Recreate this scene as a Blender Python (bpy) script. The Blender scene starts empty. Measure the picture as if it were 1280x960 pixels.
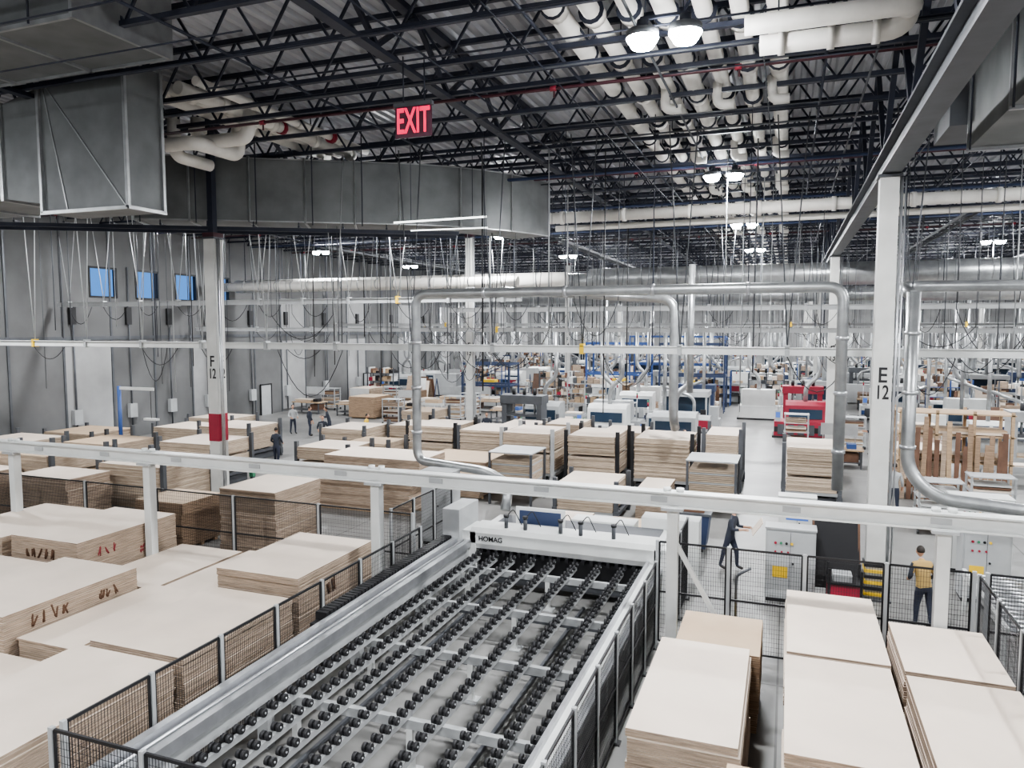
import bpy, math, random
from mathutils import Vector, Matrix
random.seed(7)
R = random.uniform
scene = bpy.context.scene
try:
    scene.view_settings.look = 'AgX - Medium High Contrast'
except Exception as ex:
    print(ex)

# ------------------------------------------------------------------ materials
MATS = {}
def mat(name, col, rough=0.5, metal=0.0, var=0.0, scale=3.0, emis=None, estr=0.0, bump=0.0, col2=None, stretch=(1,1,1)):
    if name in MATS: return MATS[name]
    m = bpy.data.materials.new(name); m.use_nodes = True
    nt = m.node_tree; b = nt.nodes['Principled BSDF']
    b.inputs['Roughness'].default_value = rough
    b.inputs['Metallic'].default_value = metal
    b.inputs['Base Color'].default_value = (*col, 1)
    if var > 0 or bump > 0:
        tc = nt.nodes.new('ShaderNodeTexCoord'); mp = nt.nodes.new('ShaderNodeMapping')
        mp.inputs['Scale'].default_value = stretch
        nz = nt.nodes.new('ShaderNodeTexNoise'); nz.inputs['Scale'].default_value = scale
        nz.inputs['Detail'].default_value = 5
        nt.links.new(tc.outputs['Object'], mp.inputs[0]); nt.links.new(mp.outputs[0], nz.inputs[0])
        if var > 0:
            cr = nt.nodes.new('ShaderNodeValToRGB')
            c2 = col2 or tuple(min(1, c*(1+var)) for c in col)
            c1 = tuple(c*(1-var) for c in col)
            cr.color_ramp.elements[0].position = 0.3; cr.color_ramp.elements[1].position = 0.7
            cr.color_ramp.elements[0].color = (*c1, 1); cr.color_ramp.elements[1].color = (*c2, 1)
            nt.links.new(nz.outputs[0], cr.inputs[0]); nt.links.new(cr.outputs[0], b.inputs['Base Color'])
        if bump > 0:
            bp = nt.nodes.new('ShaderNodeBump'); bp.inputs['Strength'].default_value = bump
            nt.links.new(nz.outputs[0], bp.inputs['Height']); nt.links.new(bp.outputs[0], b.inputs['Normal'])
    if emis:
        b.inputs['Emission Color'].default_value = (*emis, 1); b.inputs['Emission Strength'].default_value = estr
    MATS[name] = m
    return m

M_floor = mat('concrete_floor', (0.19,0.188,0.182), 0.42, 0, 0.2, 0.6)
M_wall = mat('concrete_wall', (0.12,0.121,0.122), 0.85, 0, 0.25, 0.35, bump=0.1)
M_wall2 = mat('concrete_pale_and_lamplit', (0.30,0.302,0.302), 0.8, 0, 0.2, 0.5)  # pale concrete; also stands for lamp-lit patches on the left wall
M_deck = mat('roof_deck', (0.42,0.43,0.46), 0.45, 0.2, 0.15, 0.8)
M_steel = mat('dark_steel', (0.022,0.026,0.042), 0.5, 0.2, 0.2, 2)
M_steelg = mat('gray_steel', (0.09,0.095,0.105), 0.5, 0.3, 0.15, 2)
M_galv = mat('galvanised', (0.175,0.182,0.184), 0.5, 0.5, 0.18, 1.4)
M_galvl = mat('galvanised_bright', (0.36,0.37,0.375), 0.35, 0.7, 0.2, 2.5)
M_insul = mat('pipe_insulation', (0.68,0.66,0.62), 0.6, 0, 0.08, 3)
M_white = mat('white_paint', (0.60,0.61,0.60), 0.4, 0, 0.06, 2)
M_col = mat('column_paint', (0.52,0.52,0.50), 0.5, 0, 0.09, 2)
M_lgray = mat('light_gray_paint', (0.36,0.37,0.375), 0.45, 0, 0.08, 2)
M_alu = mat('aluminium', (0.50,0.51,0.53), 0.32, 0.75, 0.1, 5)
M_black = mat('black_paint', (0.012,0.012,0.014), 0.5)
M_rubber = mat('black_rubber', (0.014,0.014,0.016), 0.6)
M_red = mat('red_paint', (0.27,0.018,0.04), 0.5, 0, 0.1, 3)
M_redpipe = mat('red_pipe', (0.055,0.012,0.02), 0.5)
M_blue = mat('blue_paint', (0.035,0.08,0.24), 0.5)
M_dblue = mat('dark_blue_paint', (0.025,0.04,0.09), 0.5)
M_yel = mat('yellow_paint', (0.70,0.46,0.03), 0.5)
M_green = mat('green_paint', (0.05,0.20,0.11), 0.5)
M_glassd = mat('dark_glass', (0.03,0.05,0.08), 0.1)
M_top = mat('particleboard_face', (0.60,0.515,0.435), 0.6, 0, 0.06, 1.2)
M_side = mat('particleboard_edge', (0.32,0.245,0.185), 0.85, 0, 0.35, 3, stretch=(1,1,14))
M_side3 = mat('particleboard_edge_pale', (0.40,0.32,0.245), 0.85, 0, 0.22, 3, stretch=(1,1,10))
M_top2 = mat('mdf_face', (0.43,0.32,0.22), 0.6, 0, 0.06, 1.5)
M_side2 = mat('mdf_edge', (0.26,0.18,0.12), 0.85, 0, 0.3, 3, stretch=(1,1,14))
M_wood = mat('pine_wood', (0.38,0.27,0.17), 0.7, 0, 0.25, 3, stretch=(1,6,6))
M_brown = mat('brown_panel', (0.13,0.07,0.045), 0.6, 0, 0.2, 3)
M_lamp = mat('lamp_lens', (1,1,1), 0.5, emis=(0.96,0.98,1.0), estr=300)
M_streak = mat('reflected_light_streak', (1,1,1), 0.5, emis=(0.95,1,0.98), estr=3)  # glow that stands in for reflected lamp light
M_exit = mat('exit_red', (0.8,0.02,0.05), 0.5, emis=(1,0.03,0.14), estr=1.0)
M_acryl = mat('added_sign_panel', (0.10,0.04,0.06), 0.2)
M_skin = mat('skin', (0.48,0.28,0.19), 0.55)
M_hair = mat('hair', (0.02,0.014,0.01), 0.6)
M_denim = mat('dark_trousers', (0.025,0.03,0.05), 0.8)
M_shirt = mat('dark_shirt', (0.03,0.035,0.05), 0.8)
M_vest = mat('ochre_shirt', (0.40,0.27,0.10), 0.8)
M_shoe = mat('shoe_leather', (0.02,0.018,0.015), 0.6)
M_screen = mat('screen', (0.05,0.1,0.3), 0.3, emis=(0.1,0.2,0.6), estr=0.5)
M_eye = mat('eye', (0.6,0.6,0.6), 0.3)

nt = M_floor.node_tree
b = nt.nodes['Principled BSDF']
tc = nt.nodes.new('ShaderNodeTexCoord')
br = nt.nodes.new('ShaderNodeTexBrick'); br.offset = 0
br.inputs['Scale'].default_value = 1.0
br.inputs['Brick Width'].default_value = 6.5; br.inputs['Row Height'].default_value = 6.9
br.inputs['Mortar Size'].default_value = 0.02
br.inputs['Color1'].default_value = (1,1,1,1); br.inputs['Color2'].default_value = (0.9,0.9,0.9,1); br.inputs['Mortar'].default_value = (0.35,0.35,0.35,1)
mx = nt.nodes.new('ShaderNodeMix'); mx.data_type='RGBA'; mx.blend_type='MULTIPLY'; mx.inputs[0].default_value = 1
src = b.inputs['Base Color'].links[0].from_socket
nt.links.new(tc.outputs['Object'], br.inputs[0])
nt.links.new(src, mx.inputs[6]); nt.links.new(br.outputs[0], mx.inputs[7]); nt.links.new(mx.outputs[2], b.inputs['Base Color'])

# ------------------------------------------------------------------ builder
class B:
    def __init__(s): s.v=[]; s.f=[]; s.m=[]; s.sm=[]; s.slots=[]
    def mi(s, m):
        if m not in s.slots: s.slots.append(m)
        return s.slots.index(m)
    def box(s,x0,x1,y0,y1,z0,z1,m,top=None):
        n=len(s.v)
        s.v += [(x0,y0,z0),(x1,y0,z0),(x1,y1,z0),(x0,y1,z0),(x0,y0,z1),(x1,y0,z1),(x1,y1,z1),(x0,y1,z1)]
        i=s.mi(m); it = s.mi(top) if top else i
        s.f += [(n,n+3,n+2,n+1),(n+4,n+5,n+6,n+7),(n,n+1,n+5,n+4),(n+1,n+2,n+6,n+5),(n+2,n+3,n+7,n+6),(n+3,n,n+4,n+7)]
        s.m += [i,it,i,i,i,i]; s.sm += [False]*6
    def cbox(s,c,d,m): s.box(c[0]-d[0]/2,c[0]+d[0]/2,c[1]-d[1]/2,c[1]+d[1]/2,c[2]-d[2]/2,c[2]+d[2]/2,m)
    def beam(s,p,q,w,h,m,up=(0,0,1)):
        p=Vector(p); q=Vector(q); d=(q-p)
        if d.length<1e-6: return
        d.normalize(); u=Vector(up)
        if abs(d.dot(u))>0.99: u=Vector((0,1,0))
        r=d.cross(u).normalized(); u=r.cross(d).normalized()
        n=len(s.v)
        for e in (p,q):
            for a,c in ((-1,-1),(1,-1),(1,1),(-1,1)):
                s.v.append(tuple(e+r*a*w/2+u*c*h/2))
        i=s.mi(m)
        s.f += [(n+3,n+2,n+1,n),(n+4,n+5,n+6,n+7)]+[(n+k,n+(k+1)%4,n+4+(k+1)%4,n+4+k) for k in range(4)]
        s.m += [i]*6; s.sm += [False]*6
    def cyl(s,p,q,r,m,n=10,r2=None): s.tube([p,q],r,m,n,bend=0,r2=r2)
    def tube(s,pts,r,m,n=10,bend=0.3,r2=None,seg=6):
        P=[Vector(p) for p in pts]
        if bend>0 and len(P)>2:
            Q=[P[0]]
            for k in range(1,len(P)-1):
                a=P[k-1]-P[k]; c=P[k+1]-P[k]
                l=min(bend,a.length*0.49,c.length*0.49)
                A=P[k]+a.normalized()*l; C=P[k]+c.normalized()*l
                for t in range(seg+1):
                    t/=seg; Q.append(A*(1-t)**2+P[k]*2*t*(1-t)+C*t*t)
            Q.append(P[-1]); P=Q
        d=(P[1]-P[0]).normalized(); u=Vector((0,0,1)) if abs(d.z)<0.9 else Vector((1,0,0))
        base=len(s.v); L=len(P); i=s.mi(m)
        for k in range(L):
            if k==0: t=P[1]-P[0]
            elif k==L-1: t=P[-1]-P[-2]
            else: t=(P[k+1]-P[k]).normalized()+(P[k]-P[k-1]).normalized()
            t.normalize(); u=(u-t*u.dot(t)).normalized(); w=t.cross(u)
            rr = r if r2 is None else r+(r2-r)*k/(L-1)
            for j in range(n):
                a=2*math.pi*j/n; s.v.append(tuple(P[k]+(u*math.cos(a)+w*math.sin(a))*rr))
        for k in range(L-1):
            for j in range(n):
                a=base+k*n+j; bb=base+k*n+(j+1)%n
                s.f.append((a,bb,bb+n,a+n)); s.m.append(i); s.sm.append(True)
        s.f.append(tuple(base+j for j in range(n))[::-1]); s.f.append(tuple(base+(L-1)*n+j for j in range(n)))
        s.m += [i,i]; s.sm += [False,False]
    def poly(s,pts,m):
        n=len(s.v); s.v += [tuple(p) for p in pts]; s.f.append(tuple(range(n,n+len(pts)))); s.m.append(s.mi(m)); s.sm.append(False)
    def prism(s,prof,x0,x1,m,axis='x'):
        n=len(s.v); k=len(prof); i=s.mi(m)
        for e in (x0,x1):
            for a,c in prof:
                s.v.append((e,a,c) if axis=='x' else ((a,e,c) if axis=='y' else (a,c,e)))
        s.f.append(tuple(range(n,n+k))[::-1]); s.f.append(tuple(range(n+k,n+2*k)))
        for j in range(k): s.f.append((n+j,n+(j+1)%k,n+k+(j+1)%k,n+k+j))
        s.m += [i]*(k+2); s.sm += [False]*(k+2)
    def mesh(s,name,origin=None):
        me=bpy.data.meshes.new(name)
        if origin is None:
            xs=[v[0] for v in s.v]; ys=[v[1] for v in s.v]; zs=[v[2] for v in s.v]
            origin=((min(xs)+max(xs))/2,(min(ys)+max(ys))/2,min(zs))
        o=Vector(origin)
        me.from_pydata([tuple(Vector(v)-o) for v in s.v],[],s.f)
        for m in s.slots: me.materials.append(m)
        me.polygons.foreach_set('material_index',s.m); me.polygons.foreach_set('use_smooth',s.sm)
        me.update()
        return me,o
    def obj(s,name,origin=None,parent=None):
        me,o=s.mesh(name,origin); ob=bpy.data.objects.new(name,me); ob.location=o
        scene.collection.objects.link(ob)
        if parent:
            ob.parent=parent; ob.location=o-parent.location
        return ob

def empty(name,loc):
    e=bpy.data.objects.new(name,None); e.location=loc; e.empty_display_size=0.2; scene.collection.objects.link(e); return e
def text(name,s,loc,size,m,rot=(math.pi/2,0,0),parent=None,sx=1,ext=0.004):
    c=bpy.data.curves.new(name,'FONT'); c.body=s; c.size=size; c.align_x='CENTER'; c.align_y='CENTER'; c.extrude=ext; c.offset=size*0.015
    c.materials.append(m); o=bpy.data.objects.new(name,c); o.rotation_euler=rot; o.scale=(sx,1,1)
    o.location=Vector(loc)-(parent.location if parent else Vector((0,0,0)))
    scene.collection.objects.link(o)
    if parent: o.parent=parent
    return o

X0,X1,Y0,Y1 = -36.0,42.0,-3.0,125.0
ZD = 13.5
ZTOP = ZD-.02
# ------------------------------------------------------------------ shell
b=B(); b.box(X0,X1,Y0,Y1,-0.3,0,M_floor); b.obj('floor',(0,0,0))
b=B()
x=X0
while x<X1:
    z0=ZD; z1=ZD+0.09
    for (xa,za,xb,zb) in ((x,z0,x+.14,z0),(x+.14,z0,x+.19,z1),(x+.19,z1,x+.31,z1),(x+.31,z1,x+.36,z0)):
        b.poly([(xa,Y0,za),(xb,Y0,zb),(xb,Y1,zb),(xa,Y1,za)],M_deck)
    x+=0.36
b.box(X0-.3,X1+.3,Y0,Y1,ZD+0.12,ZD+0.3,M_deck)
b.obj('ceiling',(0,0,ZD))
wins=[(30.2,32.0),(33.3,35.0),(36.3,38.1),(39.4,41.1)]
b=B(); ys=Y0
zt=ZD+.3
for a,c in wins:
    b.box(X0-.3,X0,ys,a,0,zt,M_wall); b.box(X0-.3,X0,a,c,0,8.1,M_wall); b.box(X0-.3,X0,a,c,9.8,zt,M_wall); ys=c
b.box(X0-.3,X0,ys,Y1,0,zt,M_wall)
y=Y0+1.5; k=0
while y<Y1:
    b.box(X0,X0+.05,y-.06,y+.06,0,zt-.3,M_steelg)
    if k%3==1: b.box(X0,X0+.03,y+.06,y+2.9,0.2,5.4,M_wall2)  # lamp-lit wall patch, put in as a paler panel
    if k%3==1 and y>38: b.box(X0,X0+.03,y+.06,y+2.9,6.2,8.6,M_wall2)  # upper lamp-lit patch, its light likewise in the colour
    y+=3.0; k+=1
b.box(X0,X0+.06,Y0,Y1,5.75,5.95,M_steelg)
b.obj('wall_left',(X0,0,0))
for i,(a,c) in enumerate(wins):
    b=B()
    for yy in (a+.03,c-.03): b.box(X0-.2,X0+.04,yy-.05,yy+.05,8.1,9.8,M_black)
    for zz in (8.14,9.76): b.box(X0-.2,X0+.04,a,c,zz-.05,zz+.05,M_black)
    b.obj('window_%d'%(i+1))
b=B(); b.box(X1,X1+.3,Y0,Y1,0,zt,M_wall); b.obj('wall_right')
b=B(); b.box(X0-.3,X1+.3,Y1,Y1+.3,0,zt,M_wall2); b.obj('wall_far')
b=B(); b.box(X0-.3,X1+.3,Y0-.3,Y0,0,zt,M_wall2); b.obj('wall_back')
for i,y in enumerate((44.0,58.0,75.0)):
    b=B(); b.box(X0+.07,X0+.1,y,y+1.1,0,2.2,M_lgray); b.box(X0+.07,X0+.14,y-.08,y,0,2.28,M_black); b.box(X0+.07,X0+.14,y+1.1,y+1.18,0,2.28,M_black)
    b.box(X0+.07,X0+.14,y-.08,y+1.18,2.2,2.28,M_black); b.cyl((X0+.12,y+.95,1.0),(X0+.18,y+.95,1.0),.03,M_alu); b.obj('door_%d'%(i+1))
b=B()
for y in (24,29,32.6,35.6,38.7,43,47,52,57,63,70):
    b.cyl((X0+.15,y,0.1),(X0+.15,y,R(6,12)),.05,M_steelg,6); b.box(X0+.06,X0+.3,y-.25,y+.25,1.2,2.0,M_lgray); b.box(X0+.06,X0+.2,y-.18,y+.18,6.6,7.6,M_black)
b.obj('wall_conduits')

# ------------------------------------------------------------------ roof structure
b=B(); ZB=12.2; ZT=13.38
y=5.0; k=0
while y<Y1-1:
    xa=X0+.1; xb=24 if y<60 else X1-.1
    b.box(xa,xb,y-.06,y+.06,ZT-.06,ZT+.06,M_steel)
    b.box(xa,xb,y-.06,y+.06,ZB-.05,ZB+.05,M_steel)
    if y<80:
        st=0.8 if y<45 else 1.6
        x=xa; up=False
        while x<xb-st:
            p=(x,y,ZB if not up else ZT); q=(x+st,y,ZT if not up else ZB)
            b.beam(p,q,.05,.05,M_steel); x+=st; up=not up
    y+=2.0 if y<60 else 3.2; k+=1
b.obj('roof_joists')
b=B()
for gx in (-17.5,21.5,-8.0):
    b.box(gx-.12,gx+.12,Y0,Y1,ZB-.15,ZB-.05,M_steel); b.box(gx-.12,gx+.12,Y0,Y1,ZT-.06,ZT+.08,M_steel)
    y=0; up=False
    while y<90:
        b.beam((gx,y,ZB if not up else ZT),(gx,y+1.7,ZT if not up else ZB),.1,.1,M_steel); y+=1.7; up=not up
for gx in (-30,-24,-11,-4.6,0.6,5.5,9.5,15):
    b.cyl((gx,Y0,ZB-.09),(gx,90,ZB-.09),.035,M_steel,6)
b.obj('roof_girders')
b=B(); gx=2.12
b.box(gx-.2,gx+.2,3,95,9.98,10.04,M_steelg); b.box(gx-.03,gx+.03,3,95,10.04,10.5,M_steelg); b.box(gx-.2,gx+.2,3,95,10.5,10.56,M_steelg)
y=3; up=False
while y<90:
    b.beam((gx,y,10.56 if not up else ZT),(gx,y+2.2,ZT if not up else 10.56),.12,.12,M_steel); y+=2.2; up=not up
b.obj('crane_girder')

b=B()
for y in (16.8,26.8,36.8,46.8):
    b.cyl((X0+1,y,ZB-.22),(26,y,ZB-.22),.04,M_redpipe,6)
    x=X0+2
    while x<20:
        b.cyl((x,y,ZB-.22),(x+.14,y,ZB-.22),.065,M_red,8); b.cyl((x+.09,y,ZB-.22),(x+.09,y,ZB-.42),.025,M_redpipe,6); x+=4.1
b.obj('sprinkler_pipes')
b=B()
for y,c in ((25.6,M_dblue),(33,M_dblue),(41,M_dblue),(14.9,M_steel)):
    b.cyl((-34,y,ZB-.4),(22,y,ZB-.4),.06,c,6)
b.obj('compressed_air_pipes')
b=B()
for k in range(40):
    y=8+k*1.37; z=ZB-.12-R(.05,.5); xa=R(-34,0); xe=min(22,xa+R(8,26))
    if 17<y<27: xa=max(xa,-7.5); xe=max(xe,xa+4)
    b.cyl((xa,y,z),(xe,y,z),R(.012,.03),random.choice([M_steel,M_steelg,M_steel]),5)
for k in range(24):
    x=-30+k*2.1; z=ZB-.1-R(.05,.4); ys=R(5,16)
    if -21<x<-7: ys=R(27,30)
    b.cyl((x,ys,z),(x,R(34,70),z),R(.012,.03),random.choice([M_steel,M_steelg]),5)
b.obj('roof_conduits')

b=B()
for k in range(7):
    x=-4.3+k*.66; z=12.5-(k%2)*.06
    b.cyl((x,4,z),(x,95,z),.17 if k%3 else .2,M_insul,14)
    y=6+k*.3
    while y<70:
        b.cyl((x,y,z),(x,y+.25,z),.235,M_insul,14); b.cyl((x,y-.05,z),(x,y-.02,z),.25,M_steel,12); b.box(x-.012,x+.012,y-.012,y+.012,z,ZT,M_steel); y+=2.6
b.obj('insulated_pipe_bank')
b=B()
for x in (-3.0,-1.75,-.5):
    for y in (19,25,31,38,45):
        b.tube([(x,y,12.4),(x,y,11.85),(x+.4,y,11.85)],.12,M_insul,10,bend=.22)
b.obj('insulated_pipe_branches')
b=B()
for (x,z,r) in ((-15.6,12.55,.17),(-15.1,12.6,.15),(-14.55,12.5,.17),(-14.0,12.6,.12)):
    b.tube([(x,15.0,z),(x,23,z)],r,M_insul,12)
    yy=15.0+(x+16)
    while yy<23:
        b.cyl((x,yy,z),(x,yy+.2,z),r*1.25,M_insul,12); yy+=2.1
b.tube([(-16.6,16.6,11.6),(-15.6,16.6,11.6),(-15.6,18.4,11.6),(-15.6,18.4,12.5)],.2,M_insul,12,bend=.35)
b.tube([(-16.2,17.4,12.5),(-16.2,17.4,11.8),(-14.4,17.4,11.8),(-14.4,17.4,12.5)],.2,M_insul,12,bend=.35)
b.tube([(-16.7,17.0,12.5),(-16.7,17.0,11.4),(-16.7,18.4,11.4)],.18,M_insul,12,bend=.35)
for p in ((-16.2,17.4,12.1),(-14.4,17.4,12.1)): b.cyl(p,(p[0],p[1],p[2]+.1),.26,M_insul,12)
for p in ((-14.55,19.0,12.5),(-14.0,20.8,12.6)): b.cyl(p,(p[0],p[1]+.15,p[2]),.2,M_red,10)
b.obj('insulated_pipe_cluster')
b=B()
b.tube([(-.6,14.2,11.45),(1.75,14.2,11.45),(1.75,14.2,12.3)],.17,M_insul,14,bend=.35)
b.tube([(-.8,13.2,11.45),(1.7,13.2,11.45),(1.7,14.2,11.75)],.16,M_insul,14,bend=.35)
for x in (-.3,.5,1.2): b.cyl((x,14.2,11.45),(x+.12,14.2,11.45),.2,M_insul,14); b.cyl((x,14.2,11.45),(x,14.2,ZTOP),.015,M_steel,5)
b.obj('insulated_pipe_elbow')
b=B()
b.cyl((-9.5,30,11.0),(24,30,11.0),.22,M_insul,14)
b.cyl((-9.5,31,10.7),(24,31,10.7),.12,M_insul,12)
x=-9
while x<24:
    b.cyl((x,30,11),(x+.15,30,11),.27,M_insul,14); b.cyl((x+.07,30,11),(x+.07,30,ZTOP),.02,M_steel,5); x+=2.6
b.obj('insulated_cross_pipe')

# ------------------------------------------------------------------ ducts
def rect_sweep(b,path,w,z0,z1,m):
    P=[Vector((p[0],p[1],0)) for p in path]; L=len(P); base=len(b.v); i=b.mi(m)
    for k in range(L):
        if k==0: t=P[1]-P[0]
        elif k==L-1: t=P[-1]-P[-2]
        else: t=(P[k+1]-P[k]).normalized()+(P[k]-P[k-1]).normalized()
        t.normalize(); r=Vector((t.y,-t.x,0))
        A=P[k]; C=P[k]-r*w
        b.v += [(A.x,A.y,z0),(A.x,A.y,z1),(C.x,C.y,z1),(C.x,C.y,z0)]
    for k in range(L-1):
        for j in range(4):
            a=base+k*4+j; c=base+k*4+(j+1)%4; b.f.append((a,c,c+4,a+4)); b.m.append(i); b.sm.append(False)
    b.f += [(base,base+1,base+2,base+3),(base+(L-1)*4+3,base+(L-1)*4+2,base+(L-1)*4+1,base+(L-1)*4)]; b.m+=[i,i]; b.sm+=[False,False]
b=B()
A=Vector((-19.9,18.45,0)); C=Vector((-12.5,22.69,0)); d=(C-A).normalized()
path=[A,C]; ang=math.atan2(d.y,d.x); p=C.copy()
for k in range(12):
    ang+=math.radians(3.6); p=p+Vector((math.cos(ang),math.sin(ang),0))*.53; path.append(p.copy())
DZ0,DZ1=9.98,12.02
rect_sweep(b,path,1.7,DZ0,DZ1,M_galv)
for s in [0,.2,.42,.63,.82,.995]:
    q=A+(C-A)*s; r=Vector((d.y,-d.x,0))
    for zz in (DZ0-.02,DZ1+.03):
        b.beam(q+r*.03+Vector((0,0,zz)),q-r*1.75+Vector((0,0,zz)),.06,.06,M_galvl)
    b.beam(q+r*.03+Vector((0,0,DZ0-.06)),q+r*.03+Vector((0,0,DZ1+.06)),.06,.05,M_galvl)
    if s<.9: b.cyl(q+r*.1+Vector((.3,0,9.85)),q+r*.1+Vector((.3,0,ZTOP)),.02,M_steel,5)
for k in (4,8,12):
    q=path[k+1]; t=(path[k+1]-path[k]).normalized(); r=Vector((t.y,-t.x,0))
    b.beam(q+r*.03+Vector((0,0,DZ0)),q+r*.03+Vector((0,0,DZ1)),.05,.04,M_galvl)
for zz in (DZ0,DZ1):
    for k in range(len(path)-1): b.beam(Vector((path[k].x,path[k].y,zz)),Vector((path[k+1].x,path[k+1].y,zz)),.04,.04,M_galvl)
b.obj('rectangular_air_duct')
b=B()
for off,z in ((-.05,9.72),(-1.0,9.72)):
    r=Vector((d.y,-d.x,0))*off
    b.beam((A-d*6+r)+Vector((0,0,z)),(C+d*2+r)+Vector((0,0,z)),.08,.12,M_steel)
for k in range(10):
    q=A-d*5+d*k*1.45
    r=Vector((d.y,-d.x,0))
    b.beam(q+Vector((0,0,9.82)),q-r*1.3+Vector((0,0,9.82)),.06,.06,M_steel); b.cyl(q+Vector((0,0,9.8)),q+Vector((0,0,9.97)),.02,M_steel,5)
b.obj('duct_support_tray')
b=B()
b.box(-17.1,-14.35,13.2,14.2,9.25,12.6,M_galv)
for z in (9.25,12.6): 
    b.box(-17.15,-14.3,13.13,13.2,z-.04,z+.04,M_galvl); b.box(-14.35,-14.29,13.13,14.25,z-.04,z+.04,M_galvl)
for x in (-17.1,-14.35): b.box(x-.04,x+.04,13.13,13.2,9.25,12.6,M_galvl)
b.box(-14.35,-14.29,14.16,14.24,9.25,12.6,M_galvl)
b.beam((-17.0,13.19,12.4),(-14.45,13.19,9.3),.02,.03,M_galvl)
b.beam((-17.0,13.19,12.4),(-16.3,13.19,9.3),.02,.03,M_galvl)
for x in (-17,-14.5): b.cyl((x,13.7,12.5),(x,13.7,ZTOP),.03,M_steel,6)
b.obj('plenum_duct')
b=B()
b.prism([(-17.2,9.5),(-17.2,12.3),(-18.6,12.0),(-22.5,12.0),(-22.5,9.7),(-18.6,9.7)],13.3,15.6,M_galv,'y')
for x in (-18.6,-20.5,-22.4): b.box(x-.05,x+.05,13.24,15.66,9.64,12.06,M_galvl)
for x in (-22,-18): b.cyl((x,14.4,11.7),(x,14.4,ZTOP),.03,M_steel,6)
b.obj('branch_air_duct')
b=B()
b.box(-22.5,-12.0,10.0,12.2,12.0,13.3,M_galv)
for x in (-16.5,-14.2,-12.02): b.box(x-.04,x+.04,9.95,12.25,11.95,13.3,M_galvl)
for y in (10.0,12.2): b.box(-22.5,-12.0,y-.03,y+.03,11.95,12.03,M_galvl)
for x in (-21,-15,-13): b.cyl((x,9.9,11.95),(x,9.9,ZTOP),.02,M_steel,6)
b.obj('supply_air_duct')
b=B()
b.box(3.35,5.6,9,17.6,10.1,11.7,M_galv)
for y in (9.5,12,14.5,17.55): b.box(3.3,5.65,y-.04,y+.04,10.05,11.75,M_galvl)
b.box(3.0,7.5,17.7,19.5,10.6,11.8,M_steelg)
for y in (11,14,17): b.box(3.2,5.8,y,y+.06,9.92,9.98,M_alu); b.cyl((3.25,y,9.95),(3.25,y,ZTOP),.02,M_steel,5)
b.obj('return_air_duct')

def spiral(name,p,q,r,mt,step=1.5):
    b=B(); p=Vector(p); q=Vector(q)
    b.tube([p,q],r,mt,20)
    L=(q-p).length; d=(q-p).normalized(); s=step*.5
    while s<L-r*2:
        b.cyl(p+d*s-d*.03,p+d*s+d*.03,r*1.04,M_galvl,20)
        t=p+d*s; b.cyl(t+Vector((0,0,r)),(t.x,t.y,ZB),.02,M_steel,5)
        s+=step
    return b.obj(name)
spiral('spiral_duct',(30,44,9.35),(-11.3,44,9.35),.62,M_galvl,2.4)
spiral('spiral_duct',(30,42.2,8.2),(5,42.2,8.2),.42,M_galvl,2.4)
spiral('spiral_duct',(-35.5,41.3,9.2),(-12,41.3,9.2),.42,M_insul,1.5)
spiral('spiral_duct',(-35.5,38.6,9.0),(-14,38.6,9.0),.28,M_insul,1.2)
spiral('spiral_duct',(-18,46.5,9.4),(-3,46.5,9.4),.5,M_galvl,1.8)
spiral('spiral_duct',(30,63,9.0),(-30,63,9.0),.55,M_galvl,3)
spiral('spiral_duct',(34,84,9.4),(-30,84,9.4),.6,M_galvl,4)
b=B()
b.tube([(-7.15,18.7,1.45),(-7.15,19.0,2.1),(-8.2,19.9,2.25),(-10.8,20.5,2.3),(-10.8,20.5,7.5),(1.3,20.5,7.5),(1.3,20.5,2.3)],.14,M_galvl,14,bend=.4)
for p,ax in [((-10.8,20.5,z),2) for z in (3.2,4.6,6.0)]+[((1.3,20.5,z),2) for z in (3.3,4.8,6.2)]+[((x,20.5,7.5),0) for x in (-8.5,-6,-3.5,-1)]:
    e=Vector((.05,0,0)) if ax==0 else Vector((0,0,.05)); p=Vector(p); b.cyl(p-e,p+e,.165,M_alu,14)
    if ax==0: b.cyl(p,(p.x,p.y,ZB),.012,M_steel,5)
b.obj('dust_extraction_duct')
b=B()
b.tube([(2.75,19.6,7.3),(2.75,19.6,3.1),(3.3,19.4,2.5),(6.2,19.2,2.3),(6.2,19.2,1.4)],.15,M_galvl,14,bend=.5)
b.tube([(2.75,19.6,7.2),(2.75,22,7.55),(9,24,7.6),(20,24,7.6)],.15,M_galvl,14,bend=.6)
for z in (3.6,4.9,6.3): b.cyl((2.75,19.6,z),(2.75,19.6,z+.08),.18,M_alu,14)
b.obj('dust_extraction_duct')
b=B()
b.tube([(-12,31,8.1),(-3.95,28,7.5),(-3.95,28,3.2),(-3.95,28.6,2.6)],.17,M_galvl,14,bend=.6); b.tube([(-3.4,28.4,8.8),(-3.4,28.4,4)],.12,M_galvl,12)
b.obj('dust_extraction_duct')

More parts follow.
